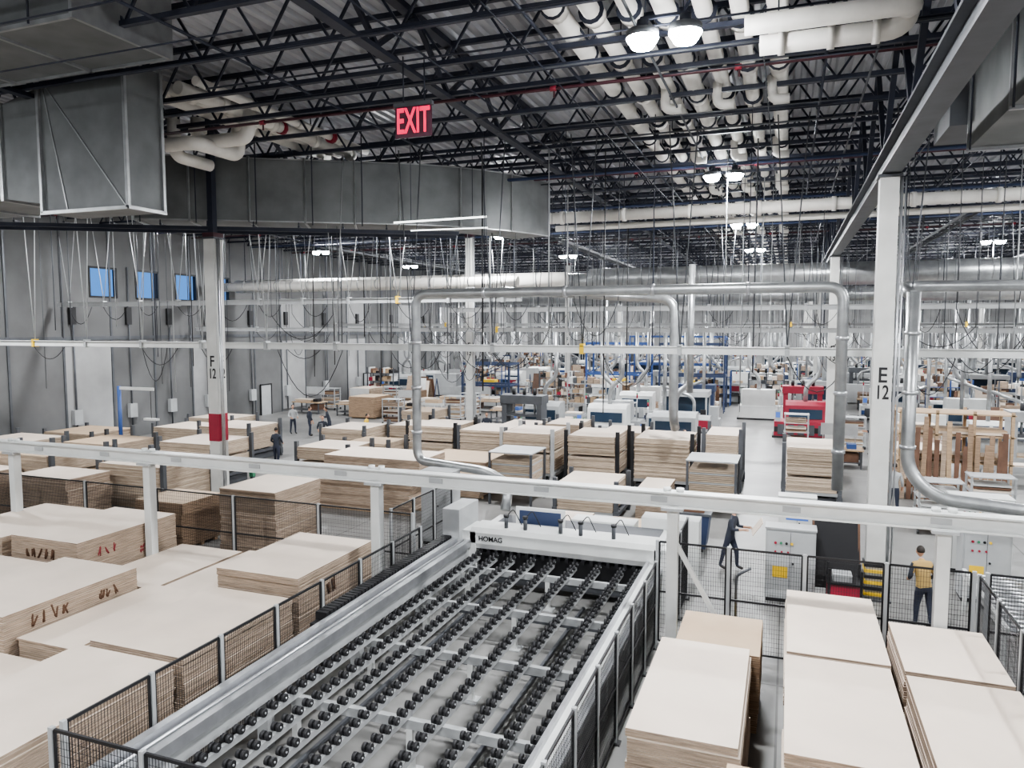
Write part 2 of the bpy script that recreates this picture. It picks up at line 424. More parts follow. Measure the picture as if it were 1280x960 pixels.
# ------------------------------------------------------------------ columns
def column(x,y,label=None,num='12',red=False,ztop=9.9,dark=True,side=True):
    e=empty('structural_column',(x,y,0)); b=B(); h=.2
    b.box(x-h,x+h,y-h,y+h,0.02,ztop,M_col); b.box(x-.35,x+.35,y-.35,y+.35,0,.04,M_steelg)
    if red: b.box(x-h-.01,x+h+.01,y-h-.01,y+h+.01,2.75,3.65,M_red)
    b.box(x-.26,x+.26,y-.26,y+.26,ztop,ztop+.06,M_steelg)
    if dark: b.box(x-.1,x+.1,y-.1,y+.1,ztop+.06,ZT-.1,M_steel); b.box(x-.22,x+.22,y-.22,y+.22,ztop+.06,ztop+.2,M_redpipe)
    b.cyl((x+.26,y-.1,0.05),(x+.26,y-.1,ztop),.035,M_alu,8); b.cyl((x+.34,y-.1,0.05),(x+.34,y-.1,ztop),.02,M_alu,8)
    if label:
        for k in range(6): b.box(x-.24,x+.24,y-.24,y+.24,.1+k*.14,.17+k*.14,M_yel if k%2==0 else M_black)
    b.obj('shaft',parent=e)
    if label:
        text('label_letter',label,(x,y-.205,5.35),.5,M_black,parent=e,sx=.85); text('label_number',num,(x,y-.205,4.95),.46,M_black,parent=e,sx=.66)
        if side:
            text('label_letter_side',label,(x+.205,y,5.35),.5,M_black,rot=(math.pi/2,0,math.pi/2),parent=e,sx=.85); text('label_number_side',num,(x+.205,y,4.95),.46,M_black,rot=(math.pi/2,0,math.pi/2),parent=e,sx=.66)
column(2.1,19.3,'E',dark=False,side=False)
column(-17.5,19.3,'F',red=True,ztop=9.3)
for i,y in enumerate((40,60.7,81.4,102)):
    column(2.1,y,'E',str(13+i),dark=False); column(-17.5,y,'F',str(13+i),ztop=ZB-.6); column(21.5,y,'D',str(13+i),ztop=ZB-.6)

# ------------------------------------------------------------------ high bay lights
def fixture():
    b=B()
    for sx in (-.36,.36):
        b.cyl((sx,0,0.0),(sx,0,.12),.28,M_steelg,16); b.cyl((sx,0,.12),(sx,0,.3),.1,M_steel,12); b.cyl((sx,0,-.16),(sx,0,0.0),.18,M_lamp,16,r2=.28)
    b.box(-.4,.4,-.03,.03,.3,.35,M_steel)
    for sx in (-.32,.32): b.cyl((sx,0,.35),(sx,0,1.98),.01,M_steel,5)
    return b.mesh('high_bay_light',(0,0,0))[0]
fm=fixture()
ld=bpy.data.lights.new('high_bay_lamp','AREA'); ld.shape='DISK'; ld.size=.9; ld.energy=1100; ld.color=(0.965,0.98,1.0)
lu=bpy.data.lights.new('high_bay_uplight','POINT'); lu.shadow_soft_size=.2; lu.energy=210; lu.color=(0.93,0.96,1.0)
for x in (-29,-14.5,-2.1,11,25):
    for k in range(10):
        y=.6+12.4*k
        if y>115 or (x==-14.5 and k in (1,)): continue
        yy = y if x!=-29 else y+4
        o=bpy.data.objects.new('high_bay_light',fm); o.location=(x,yy,11.4); scene.collection.objects.link(o)
        l=bpy.data.objects.new('lamp',ld); l.parent=o; l.location=(0,0,-.18); scene.collection.objects.link(l)
        if y<75 and not (x==-14.5 and k==2):
            l=bpy.data.objects.new('uplight',lu); l.parent=o; l.location=(0,0,-.1); scene.collection.objects.link(l)

b=B()
b.cyl((-11.7,20.8,9.75),(-9.0,21.9,9.95),.03,M_streak,8); b.cyl((-11.0,20.6,9.45),(-8.8,21.5,9.55),.02,M_streak,8)  # streaks of reflected light, built as added glowing tubes on rods
for p in ((-11.2,21.0,9.8),(-9.4,21.7,9.95)): b.cyl(p,(p[0],p[1],ZB),.01,M_steel,5)
b.obj('light_reflection_streaks')
e=empty('exit_sign_reflection',(-7.55,14.3,10.85))  # added hanging sign, standing in for an exit sign reflection in glass
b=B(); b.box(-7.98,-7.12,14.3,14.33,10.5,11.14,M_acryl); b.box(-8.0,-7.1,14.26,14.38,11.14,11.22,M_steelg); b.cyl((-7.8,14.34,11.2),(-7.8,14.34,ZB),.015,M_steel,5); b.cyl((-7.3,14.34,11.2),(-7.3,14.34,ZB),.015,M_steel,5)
b.obj('added_housing',parent=e)
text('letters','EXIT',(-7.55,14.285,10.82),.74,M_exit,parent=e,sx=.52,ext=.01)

# ------------------------------------------------------------------ overhead crane rails
def crane_rail(y,z,xa,xb,step,ztop=ZB,w=.12,h=.2,vee=.8,mt=M_white,cables=True):
    b=B(); b.box(xa,xb,y-w/2,y+w/2,z-h/2,z+h/2,mt); b.box(xa,xb,y-w,y+w,z+h/2,z+h/2+.02,mt)
    x=xa+.7
    while x<xb:
        hm=M_lgray if x<-14 else M_steelg
        b.cyl((x,y,z+h/2),(x-vee/2,y,ztop),.018,hm,5); b.cyl((x,y,z+h/2),(x+vee/2,y,ztop),.018,hm,5)
        b.box(x-.06,x+.06,y-.12,y+.12,z-h/2-.03,z+h/2+.08,M_yel if random.random()<.12 else M_lgray)
        if cables and random.random()<.75:
            s=R(1.0,1.8); dp=R(.4,1.0); pts=[(x+s*t/8,y-.05,z-.12-dp*4*(t/8)*(1-t/8)) for t in range(9)]
            b.tube(pts,.014,M_rubber,5,bend=0)
        x+=step
    return b.obj('overhead_crane_rail')
crane_rail(21.7,5.8,-35.5,28,2.9)
crane_rail(34.0,7.3,-16,30,4,mt=M_lgray)
crane_rail(37.5,6.3,-35.5,30,4,mt=M_lgray)
crane_rail(52,6.6,-35.5,38,5,mt=M_lgray)
crane_rail(68,6.6,-35.5,38,6,cables=False,mt=M_lgray)
crane_rail(28,7.6,-35.5,-10,2.4,mt=M_lgray,vee=1.4)

b=B()
b.box(-24,10,13.62,13.78,3.2,3.42,M_white); b.box(-24,10,13.55,13.85,3.42,3.45,M_white); b.box(-24,10,13.55,13.85,3.17,3.2,M_white)
for x in (-19.3,-14.6,-8.2,-1.9,2.5,8.5):
    b.box(x-.1,x+.1,13.6,13.8,0,3.2,M_white); b.box(x-.22,x+.22,13.45,13.95,0,.03,M_lgray)
    b.box(x-.2,x+.2,13.5,13.9,3.12,3.17,M_lgray)
    for dx in (-.12,.12): b.cyl((x+dx,13.7,3.45),(x+dx,13.7,3.52),.07,M_white,10)
b.beam((-1.85,13.7,2.5),(-1.0,13.7,1.0),.08,.08,M_white); b.beam((-1.0,13.7,1.0),(-1.0,13.7,0),.07,.07,M_white)
x=-23
while x<9:
    b.box(x,x+.3,13.6,13.615,3.26,3.36,M_lgray); x+=2.3
b.obj('gantry_rail')

# ------------------------------------------------------------------ fences
def fence(p,q,h,step=1.25,gap=.12,post=M_lgray):
    b=B(); p=Vector((*p,0)); q=Vector((*q,0)); L=(q-p).length; d=(q-p)/L; n=max(1,round(L/step))
    Z=lambda z:Vector((0,0,z))
    for k in range(n+1):
        c=p+d*L*k/n; b.beam(c,c+Z(h),.06,.06,post); b.cbox((c.x,c.y,.01),(.16,.16,.02),M_black)
    for k in range(n):
        a=p+d*(L*k/n+.05); c=p+d*(L*(k+1)/n-.05)
        for z in (gap,h-.03,h*.52): b.beam(a+Z(z),c+Z(z),.03,.035,M_black)
        for u in (a,c): b.beam(u+Z(gap),u+Z(h-.03),.03,.03,M_black)
        w=(c-a).length; m=int(w/.045)
        for j in range(m+1):
            u=a+d*(w*j/m); b.beam(u+Z(gap),u+Z(h-.03),.005,.005,M_black)
        z=gap
        while z<h: b.beam(a+Z(z),c+Z(z),.004,.004,M_black); z+=.09
    return b.obj('mesh_safety_fence')
fence((-8.0,6.1),(-8.0,15.3),1.8)
fence((-8.0,5.95),(-2.4,5.95),1.8)
fence((-2.35,6.1),(-2.35,14.6),1.8)
fence((-2.35,14.75),(3.2,14.75),2.2)
fence((3.25,4.5),(3.25,14.6),2.2)
fence((-24,15.3),(-8.2,15.3),2.1,2.6)
fence((-8.9,15.5),(-8.9,19),2.1)
fence((3.4,14.75),(9,14.75),2.2)
fence((-2.1,17.6),(-2.1,15),2.0)

# ------------------------------------------------------------------ board stacks
M_stain=mat('stencil_brown',(0.09,0.045,0.025),0.8); M_stred=mat('stencil_red',(0.22,0.03,0.04),0.8)
def scrawl(b,side,fixed,u,z,size,n,m):
    for k in range(n):
        u0=u+k*size*.75; pts=[]
        for j in range(random.randint(4,6)):
            uu=u0+R(0,size*.6); zz=z+(size if j%2 else 0)*R(.6,1)
            pts.append((fixed,uu,zz) if side=='x' else (uu,fixed,zz))
        b.tube(pts,.018,m,5,bend=.05,seg=3)
def stack(x0,x1,y0,y1,z1,z0=.0,tm=M_top,sm=M_side,t=.036,marks=None,jit=.012,name='board_stack',bear=True):
    b=B(); z=z0
    if bear:
        n=3
        for k in range(n):
            yy=y0+.2+(y1-y0-.5)*k/(n-1); b.box(x0+.02,x1-.02,yy,yy+.1,z0,z0+.09,M_wood)
        z=z0+.09
    nb=max(2,int((z1-z)/t)); tt=(z1-z)/nb; ox=oy=0
    for k in range(nb):
        if k%9==0: ox=R(-jit,jit)*2; oy=R(-jit,jit)*2
        a=R(-jit,jit)*.5+ox; c=R(-jit,jit)*.5+oy
        b.box(x0+a,x1+a,y0+c,y1+c,z+.003,z+tt-.002,sm,top=tm); z+=tt
    for (side,u,zz,sz,n,mm) in (marks or []):
        scrawl(b,side,(x1+.012) if side=='x' else (y0-.012),u,zz,sz,n,mm)
    return b.obj(name)
stack(-10.9,-8.9,11.85,14.65,1.55,marks=[('x',12.7,.9,.35,2,M_stain)])
stack(-10.95,-8.95,8.9,11.7,1.2)
stack(-10.95,-8.95,5.9,8.72,1.2)
stack(-10.95,-8.95,3.0,5.8,1.25)
stack(-14.55,-12.5,8.5,11.3,1.52,marks=[('x',9.0,1.16,.26,4,M_stain),('x',10.4,1.16,.22,3,M_stain),('y',-13.6,.85,.34,3,M_stain)])
stack(-12.4,-11.05,8.7,11.6,1.1,marks=[('y',-12.2,.6,.26,3,M_stain)])
stack(-12.4,-11.05,11.8,14.6,.95)
stack(-16.9,-14.8,11.8,14.65,1.65,marks=[('x',12.3,1.2,.25,3,M_stred),('x',13.5,.95,.25,3,M_stred),('y',-16.4,1.2,.26,5,M_stain)])
stack(-19.4,-17.2,11.8,14.6,1.55)
stack(-16.9,-14.8,8.6,11.5,1.25)
stack(-19.4,-17.2,8.6,11.5,1.2)
stack(-14.5,-12.6,11.8,14.6,.9)
stack(-13.3,-11.1,5.6,8.5,.9)
stack(-16.0,-13.6,5.2,8.3,1.0)
stack(.1,1.52,11.6,14.4,1.6); stack(.1,1.52,8.75,11.5,1.6)
stack(1.72,3.08,11.6,13.5,1.55); stack(1.72,3.1,8.75,11.5,1.55)
stack(-1.75,-.4,8.8,11.7,1.5); stack(-1.6,-.28,11.85,13.4,1.35,tm=M_top2,sm=M_side2)
stack(-.5,1.6,5.7,8.6,1.42,tm=M_top2); stack(1.75,3.1,5.7,8.6,1.5)

# ------------------------------------------------------------------ roller feed conveyor
e=empty('roller_feed_table',(-5,11.5,0)); b=B()
rows=[-6.95,-6.5,-6.05,-5.55,-5.05,-4.5,-3.95,-3.4,-3.02]
ya,yb=6.6,16.4
for x in rows:
    b.box(x-.03,x+.03,ya,yb,.80,.90,M_lgray)
    y=ya+.1
    while y<yb:
        b.cyl((x-.065,y,.955),(x-.018,y,.955),.06,M_rubber,10); b.cyl((x+.018,y,.955),(x+.065,y,.955),.06,M_rubber,10)
        b.cyl((x-.075,y,.955),(x+.075,y,.955),.015,M_alu,6); b.box(x-.018,x+.018,y-.025,y+.025,.88,.97,M_black)
        y+=.235
for y in (7.0,9.2,11.4,13.6,15.8):
    b.box(-7.2,-2.85,y-.05,y+.05,.66,.80,M_lgray)
    for x in (-7.0,-5.0,-3.1):
        b.box(x-.05,x+.05,y-.05,y+.05,.02,.66,M_white); b.box(x-.14,x+.14,y-.14,y+.14,0,.02,M_lgray)
for y in (7.9,10.1,12.4,14.7): b.box(-6.9,-3.1,y-.03,y+.03,.12,.18,M_steelg)
for x in (-6.6,-4.2): b.box(x-.03,x+.03,7,16,.05,.1,M_steelg)
b.obj('roller_bed',parent=e)
b=B()
b.box(-7.62,-7.22,5.98,17.4,1.05,1.16,M_alu); b.box(-7.62,-7.5,5.98,17.4,1.16,1.3,M_alu); b.box(-7.36,-7.22,5.98,17.4,1.16,1.22,M_alu)
b.box(-7.56,-7.28,5.98,17.4,.8,1.05,M_lgray); b.cyl((-7.43,5.98,1.2),(-7.43,17.4,1.2),.03,M_alu,8)
for y in (6.4,9,11.6,14.2,16.8): b.box(-7.52,-7.32,y-.08,y+.08,0,.8,M_lgray)
b.obj('pusher_guide_rail',parent=e)
b=B()
b.box(-2.86,-2.62,5.98,17.2,.86,1.1,M_white); b.box(-2.86,-2.8,5.98,17.2,1.1,1.18,M_alu); b.box(-2.7,-2.5,5.98,17.2,.98,1.04,M_alu)
for y in (6.4,9,11.6,14.2,16.6): b.box(-2.8,-2.64,y-.08,y+.08,0,.86,M_lgray)
b.obj('edge_guide_rail',parent=e)
b=B()
y=11.0
while y<17:
    b.box(-7.9,-7.66,y,y+.09,1.02,1.34,M_rubber); y+=.12
b.box(-7.88,-7.68,10.8,17.2,.95,1.2,M_black)
b.obj('cable_chain',parent=e)

e=empty('panel_saw',(-5,17.5,0)); b=B()
b.prism([(16.55,1.02),(16.5,1.15),(16.5,1.42),(16.62,1.52),(17.3,1.52),(17.3,1.02)],-7.25,-2.55,M_white)
for x in (-7.35,-2.6): b.box(x-.1,x+.25,16.5,17.4,0,1.45,M_white)
b.box(-7.1,-2.7,16.7,17.3,.15,.9,M_steelg); b.box(-7.1,-2.7,16.69,16.71,.3,.9,M_black)
for k in range(22): b.box(-7.0+k*.2,-6.93+k*.2,16.5,16.6,.9,1.02,M_black)
for x in (-6.4,-5.9,-5.0,-4.5,-3.7): b.cyl((x,16.8,1.52),(x,16.8,1.8),.05,M_steelg,10); b.cyl((x,16.8,1.8),(x,16.8,1.86),.07,M_black,10); b.tube([(x,16.8,1.8),(x+.15,16.9,2.0),(x+.3,17.1,1.55)],.012,M_rubber,5,bend=.1)
b.box(-7.25,-2.5,17.35,18.6,.75,1.35,M_white); b.box(-7.0,-2.8,17.45,18.5,1.35,1.39,M_steelg)
b.box(-6.4,-5.1,17.5,17.56,1.4,1.9,M_white); b.box(-6.3,-5.2,17.49,17.5,1.48,1.82,M_dblue)
b.box(-7.9,-7.45,16.3,17.5,0,2.0,M_lgray); b.box(-7.92,-7.9,16.5,17.3,.4,1.8,M_steelg)
b.box(-3.4,-1.95,18.7,19.3,0,1.6,M_white); b.box(-5.3,-3.6,18.8,19.4,0,1.35,M_white)
b.box(-7.2,-2.9,19.45,21.2,.8,.9,M_lgray)
for x in (-7,-4.8,-3.0):
    for y in (19.6,21): b.box(x-.05,x+.05,y-.05,y+.05,0,.8,M_lgray)
b.obj('saw_body',parent=e)
text('label','HOMAG',(-6.7,16.49,1.28),.17,M_black,parent=e)
stack(-6.8,-5.2,19.7,21.0,1.0,z0=.9,bear=False,name='cut_panels')
stack(-4.6,-3.2,19.8,20.9,.98,z0=.9,bear=False,tm=M_top2,name='cut_panels')

def cabinet(name,x,y,w,d,h,m=M_lgray,screen=False,btn=True):
    b=B(); b.box(x-w/2,x+w/2,y-d/2,y+d/2,.1,h,m); b.box(x-w/2+.03,x+w/2-.03,y-d/2+.03,y+d/2-.03,0,.1,M_black)
    b.box(x-w/2+.04,x+w/2-.04,y-d/2-.02,y-d/2,.16,h-.06,m); b.box(x-.005,x+.005,y-d/2-.024,y-d/2,.16,h-.06,M_steelg)
    b.box(x-w/2-.02,x+w/2+.02,y-d/2-.03,y+d/2+.02,h,h+.04,m)
    b.cyl((x+.06,y-d/2-.05,h*.55),(x+.06,y-d/2-.02,h*.55),.025,M_black,8)
    if btn:
        for k in range(4): b.cyl((x-w*.3+k*.12,y-d/2-.05,h*.82),(x-w*.3+k*.12,y-d/2-.02,h*.82),.03,(M_red,M_green,M_black,M_yel)[k],10)
        for k in range(3): b.cyl((x-w*.3+k*.14,y-d/2-.05,h*.7),(x-w*.3+k*.14,y-d/2-.02,h*.7),.025,M_red,10)
        b.box(x-w*.35,x-w*.05,y-d/2-.03,y-d/2-.02,h*.35,h*.5,M_yel)
    if screen: b.box(x-w*.3,x+w*.3,y-d/2-.03,y-d/2-.02,h*.6,h*.9,M_screen)
    return b.obj(name)
cabinet('control_cabinet',.2,18.4,1.1,.5,1.75)
cabinet('control_cabinet',4.5,20.0,1.0,.6,1.8,M_lgray)
cabinet('electrical_cabinet',-9.6,19.7,1.0,.6,2.2,M_lgray,btn=False)
cabinet('control_cabinet',.4,22.6,1.0,.5,1.6,M_white,screen=True)
cabinet('electrical_cabinet',4.9,22.4,1.4,.7,2.0,M_white)
b=B(); b.prism([(-2.75,.12),(-2.85,1.1),(-1.95,1.1),(-2.05,.12)],21.4,22.3,M_dblue,'y'); b.box(-2.9,-1.9,21.35,22.35,1.08,1.15,M_steelg); b.box(-2.7,-2.1,21.5,22.2,1.15,1.3,M_brown)
for x in (-2.65,-2.15):
    for y in (21.5,22.2): b.cyl((x-.03,y,.07),(x+.03,y,.07),.07,M_black,10)
b.obj('waste_bin')
b=B(); b.box(1.0,1.7,17.6,18.2,.12,.75,M_red)
for x in (1.02,1.68):
    for y in (17.62,18.18): b.box(x-.03,x+.03,y-.03,y+.03,.1,1.1,M_black)
for x in (1.1,1.6): b.cyl((x-.03,17.75,.07),(x+.03,17.75,.07),.07,M_black,10); b.cyl((x-.03,18.05,.07),(x+.03,18.05,.07),.07,M_black,10)
b.box(.98,1.72,17.58,18.22,.75,.8,M_black); b.box(1.1,1.5,17.7,18.1,.8,.95,M_lgray)
b.obj('tool_cart')
b=B()
b.beam((1.25,18.7,.3),(1.2,19.05,2.1),1.0,.04,M_black,up=(0,1,0)); b.beam((.75,18.68,.3),(.7,19.03,2.1),.05,.05,M_brown); b.beam((1.75,18.68,0),(1.7,19.03,2.1),.05,.05,M_brown); b.beam((.75,18.68,0),(.75,18.68,.4),.05,.05,M_brown)
b.obj('leaning_panel')
b=B()
for x in (5.5,6.1): b.box(x-.06,x+.06,18.3,18.42,0,2.2,M_yel)
b.box(5.44,6.16,18.3,18.42,2.1,2.2,M_yel); b.box(5.44,6.16,18.3,18.42,1.0,1.08,M_yel)
b.obj('yellow_guard_frame')
b=B()
for k in range(14): b.cyl((4.0,15.8+k*.25,.85),(5.2,15.8+k*.25,.85),.04,M_alu,8)
for x in (3.95,5.25):
    b.box(x-.04,x+.04,15.6,19.2,.78,.95,M_white)
    for y in (15.8,19): b.box(x-.04,x+.04,y-.04,y+.04,0,.78,M_white)
b.obj('roller_table')
b=B()
b.tube([(-.9,16.4,.1),(-.9,16.4,1.1),(-.6,16.4,1.3)],.03,M_steelg,8,bend=.1); b.box(-1.3,-.5,16.2,16.35,.06,.14,M_yel); b.box(-1.3,-1.1,15.3,16.2,.06,.12,M_yel); b.box(-.7,-.5,15.3,16.2,.06,.12,M_yel)
for x in (-1.2,-.6): b.cyl((x-.05,15.4,.06),(x+.05,15.4,.06),.06,M_black,10)
b.obj('pallet_jack')

# ------------------------------------------------------------------ racked stacks, mid ground
def rack_stack(x,y,w=2.1,l=2.5,h=2.1,z0=.55,frame=M_steelg,tm=M_top,sm=M_side3):
    e=empty('panel_storage_rack',(x,y,0)); b=B(); h-=.1
    if h<1.3: z0=.35
    tag=random.choice([M_yel,M_green,M_white,frame,frame,frame])
    for sx in (-1,1):
        for sy in (-1,1):
            px=x+sx*(w/2+.1); py=y+sy*(l/2-.1); b.box(px-.07,px+.07,py-.07,py+.07,0,h+.2,frame)
            b.box(px-.09,px+.09,py-.09,py+.09,.1,.4,tag)
        b.box(x+sx*(w/2+.1)-.05,x+sx*(w/2+.1)+.05,y-l/2,y+l/2,z0-.16,z0-.04,frame)
    for k in range(4):
        yy=y-l/2+.1+(l-.2)*k/3; b.box(x-w/2-.1,x+w/2+.1,yy-.05,yy+.05,z0-.12,z0,frame if k%3 else M_lgray)
    b.box(x-w/2,x+w/2,y-l/2+.3,y+l/2-.3,.02,z0-.25 if z0<.5 else .3,M_steelg)
    b.obj('frame',parent=e)
    b=B(); z=z0; n=int((h-z0)/.05); hole=random.choice([None,n//2,n//3])
    for k in range(n):
        if k==hole: z+=.1; continue
        a=R(-.02,.02); c=R(-.02,.02); b.box(x-w/2+a,x+w/2+a,y-l/2+c,y+l/2+c,z+.004,z+.05,sm,top=tm); z+=.05
    b.obj('boards',parent=e)
rack_stack(-19.7,31.0,2.2,2.5,1.75); rack_stack(-25.4,29.5,2.8,2.5,1.8); rack_stack(-15.0,31.0,2.2,2.5,2.1,frame=M_black); rack_stack(-12.3,30.5,2.0,2.5,2.1)
rack_stack(-9.9,29.5,2.0,2.5,2.25,frame=M_lgray); rack_stack(-7.2,29.6,1.9,2.5,2.25,frame=M_black); rack_stack(-4.45,29.8,2.1,2.5,2.3,frame=M_black); rack_stack(-2.3,31.0,1.2,2.5,2.4)
rack_stack(.95,29.6,1.7,2.6,2.2); rack_stack(-17.3,33.0,2.0,2.3,1.8); rack_stack(-9.6,33.6,1.6,2.3,2.1); rack_stack(-6.9,33.8,1.8,2.3,1.9); rack_stack(1.2,34,1.8,2.4,1.5,tm=M_white); rack_stack(-12.2,34.5,1.8,2.3,1.8)
rack_stack(-17.2,28.7,2.0,1.8,1.5,tm=M_top2); rack_stack(-29.8,31.0,3,2.5,1.3)
rack_stack(-33.2,27.5,3,2.6,1.3,tm=M_top2); rack_stack(-31.8,35.5,3,2.4,1.2); rack_stack(-20.8,40.6,2.0,2.4,1.5,tm=M_top2)
for (x,y) in ((-2.3,26.4),(-9.3,25.6)):
    b=B()
    for sx in (-.8,.8):
        for sy in (-.8,.8): b.box(x+sx-.04,x+sx+.04,y+sy-.04,y+sy+.04,0,1.9 ,M_steelg)
    b.box(x-.85,x+.85,y-.85,y+.85,1.9,1.94,M_lgray); b.box(x-.8,x+.8,y-.8,y+.8,.4,.45,M_steelg)
    for k in range(18): b.box(x-.74,x+.74,y-.74,y+.74,.47+k*.065,.52+k*.065,M_side3 if k%5 else M_lgray)
    b.obj('panel_cart')
stack(-15.6,-11.8,22.0,24.0,1.95,t=.11,jit=.16,name='plywood_pile'); stack(-15.0,-13.1,16.5,18.6,1.95,t=.06,jit=.04)
rack_stack(-20.2,19.3,2.6,2.4,2.1); rack_stack(-25.2,19.3,2.6,2.4,2.1,tm=M_top2); rack_stack(-22.7,24.3,2.6,2.4,1.9); rack_stack(-28.3,24.5,2.8,2.4,1.6,tm=M_top2); rack_stack(-17.2,25.5,2.2,2.0,1.8)
rack_stack(-32.6,23.4,3,2.4,1.6); stack(-23.0,-20.6,16.2,17.8,1.8,t=.05,jit=.03); stack(-18.0,-16.2,16.3,17.9,1.4,tm=M_top2,sm=M_side2); stack(-28.5,-25,15.8,18,1.6)
stack(-13.4,-10.6,25.2,27.6,1.4,t=.1,jit=.1,tm=M_top2,name='plywood_pile'); rack_stack(-6.2,24.7,1.9,2.2,1.3)
stack(-4.6,-3.6,24.3,26.3,1.1)
b=B()
for x in (4.1,5.3,6.5,7.7):
    b.box(x-.05,x+.05,31.0,31.1,0,3.4,M_wood); b.box(x-.05,x+.05,32.6,32.7,0,3.4,M_wood)
for z in (.5,1.5,2.5,3.3): b.box(4.0,7.8,31.0,32.7,z-.05,z,M_wood)
for k in range(16):
    x=4.2+k*.22; b.beam((x,30.9,.02),(x+R(-.1,.1),30.95,R(2.1,3.2)),.16,.04,random.choice([M_wood,M_side2,M_brown,M_brown,M_side]),up=(0,1,0))
for k in range(20):
    z=.5+(k%3)*1.0+.03*(k//3+1); b.box(4.1,7.6-R(0,.6),31.1,31.1+R(.6,1.4),z,z+.03,random.choice([M_wood,M_top,M_top2]))
b.obj('lumber_rack')

# ------------------------------------------------------------------ factory floor equipment prototypes
def proto_machine(body,acc):
    b=B(); b.box(-1.5,1.5,-.8,.8,.12,.95,body); b.box(-1.6,1.6,-.9,.9,0,.12,M_black)
    b.prism([(-.7,.95),(-.6,1.9),(-.3,2.1),(.7,2.1),(.7,.95)],-.9,1.3,body); b.box(-.7,1.1,-.72,-.62,1.15,1.7,M_glassd)
    b.box(-1.45,-1.15,-.9,-.75,1.0,1.6,M_lgray); b.box(-1.42,-1.18,-.92,-.9,1.2,1.52,M_screen); b.box(-1.5,1.5,-.82,-.8,.35,.65,acc)
    for k in range(5): b.box(-1.3+k*.55,-.95+k*.55,-.83,-.82,.2,.8,M_steelg)
    b.tube([(.2,.2,2.1),(.2,.2,3.0),(.9,.2,3.6),(.9,.2,6.2)],.13,M_galvl,10,bend=.4); b.cyl((-1.3,.6,.95),(-1.3,.6,2.3),.02,M_alu,6); b.cyl((-1.3,.6,2.3),(-1.3,.6,2.5),.05,M_red,8); b.cyl((-1.3,.6,2.5),(-1.3,.6,2.6),.05,M_green,8)
    return b.mesh('woodworking_machine',(0,0,0))[0]
def proto_edge(body,acc):
    b=B(); b.box(-1.8,1.8,-.5,.5,.1,.9,body); b.box(-1.8,1.8,-.9,-.5,.82,.9,M_steelg)
    for k in range(10): b.cyl((-1.7+k*.37,-.9,.78),(-1.7+k*.37,-.5,.78),.03,M_alu,6)
    b.prism([(-.4,.9),(-.4,1.5),(-.2,1.65),(.5,1.65),(.5,.9)],-1.7,1.7,body); 
    for k in range(4): b.box(-1.55+k*.85,-.85+k*.85,-.42,-.4,1.0,1.45,acc if k%2 else M_glassd)
    for x in (-1.7,1.7): b.box(x-.05,x+.05,-.85,-.8,0,.82,M_black)
    b.tube([(-.8,.2,1.6),(-.8,.2,6.2)],.1,M_galvl,10); b.tube([(.8,.2,1.6),(.8,.3,2.6),(-.8,.2,3.2)],.09,M_galvl,10,bend=.4)
    return b.mesh('edge_banding_machine',(0,0,0))[0]
def proto_bench():
    b=B(); b.box(-1.2,1.2,-.6,.6,.82,.88,M_wood)
    for x in (-1.1,1.1):
        for y in (-.5,.5): b.box(x-.04,x+.04,y-.04,y+.04,0,.82,M_steelg)
    b.box(-1.1,1.1,-.5,.5,.25,.29,M_steelg)
    for k in range(6): b.box(-1.0+R(-.1,.1),.2+R(-.1,.2),-.4,.4,.885+k*.03,.91+k*.03,random.choice([M_top,M_top2]))
    b.box(.5,.9,-.3,.2,.88,1.1,random.choice([M_blue,M_red,M_black])); b.box(.3,1.0,-.4,.4,.29,.7,M_brown); b.cyl((-.5,.45,.88),(-.5,.45,1.9),.02,M_alu,6); b.cyl((.9,.45,.88),(.9,.45,1.9),.02,M_alu,6); b.box(-.6,1.0,.43,.47,1.4,1.95,M_lgray)
    return b.mesh('workbench',(0,0,0))[0]
def proto_rack(fr,a,c):
    b=B()
    for x in (-1.3,0,1.3):
        for y in (-.5,.5): b.box(x-.04,x+.04,y-.04,y+.04,0,2.9,fr)
    for z in (.3,1.0,1.7,2.4):
        b.box(-1.35,1.35,-.55,.55,z-.04,z,fr); x=-1.2
        while x<1.1:
            w=R(.2,.5); h=R(.15,.5); b.box(x,min(1.25,x+w-.04),-.45,.4,z,z+h,random.choice([a,c,M_white,M_top,M_lgray,M_wood,M_black,M_side])); x+=w
    return b.mesh('storage_shelving',(0,0,0))[0]
def proto_stackm(tm,sm,h):
    b=B()
    for y in (-.8,0,.8): b.box(-.95,.95,y-.05,y+.05,0,.1,M_wood)
    z=.1
    while z<h:
        a=R(-.03,.03); b.box(-1+a,1+a,-1.2,1.2,z+.004,z+.055,sm,top=tm); z+=.058
    return b.mesh('board_pallet',(0,0,0))[0]
def proto_cart():
    b=B()
    for x in (-.6,.6):
        for y in (-.4,.4): b.cyl((x-.03,y,.08),(x+.03,y,.08),.08,M_black,10); b.box(x-.03,x+.03,y-.03,y+.03,.16,1.7,M_lgray)
    for z in (.2,.7,1.2,1.68): b.box(-.65,.65,-.45,.45,z-.03,z,M_lgray)
    for z in (.2,.7,1.2):
        for k in range(3): b.box(-.55,.5,-.4,.4,z+k*.09,z+k*.09+.06,random.choice([M_top,M_side,M_top2,M_brown,M_white]))
    return b.mesh('parts_trolley',(0,0,0))[0]
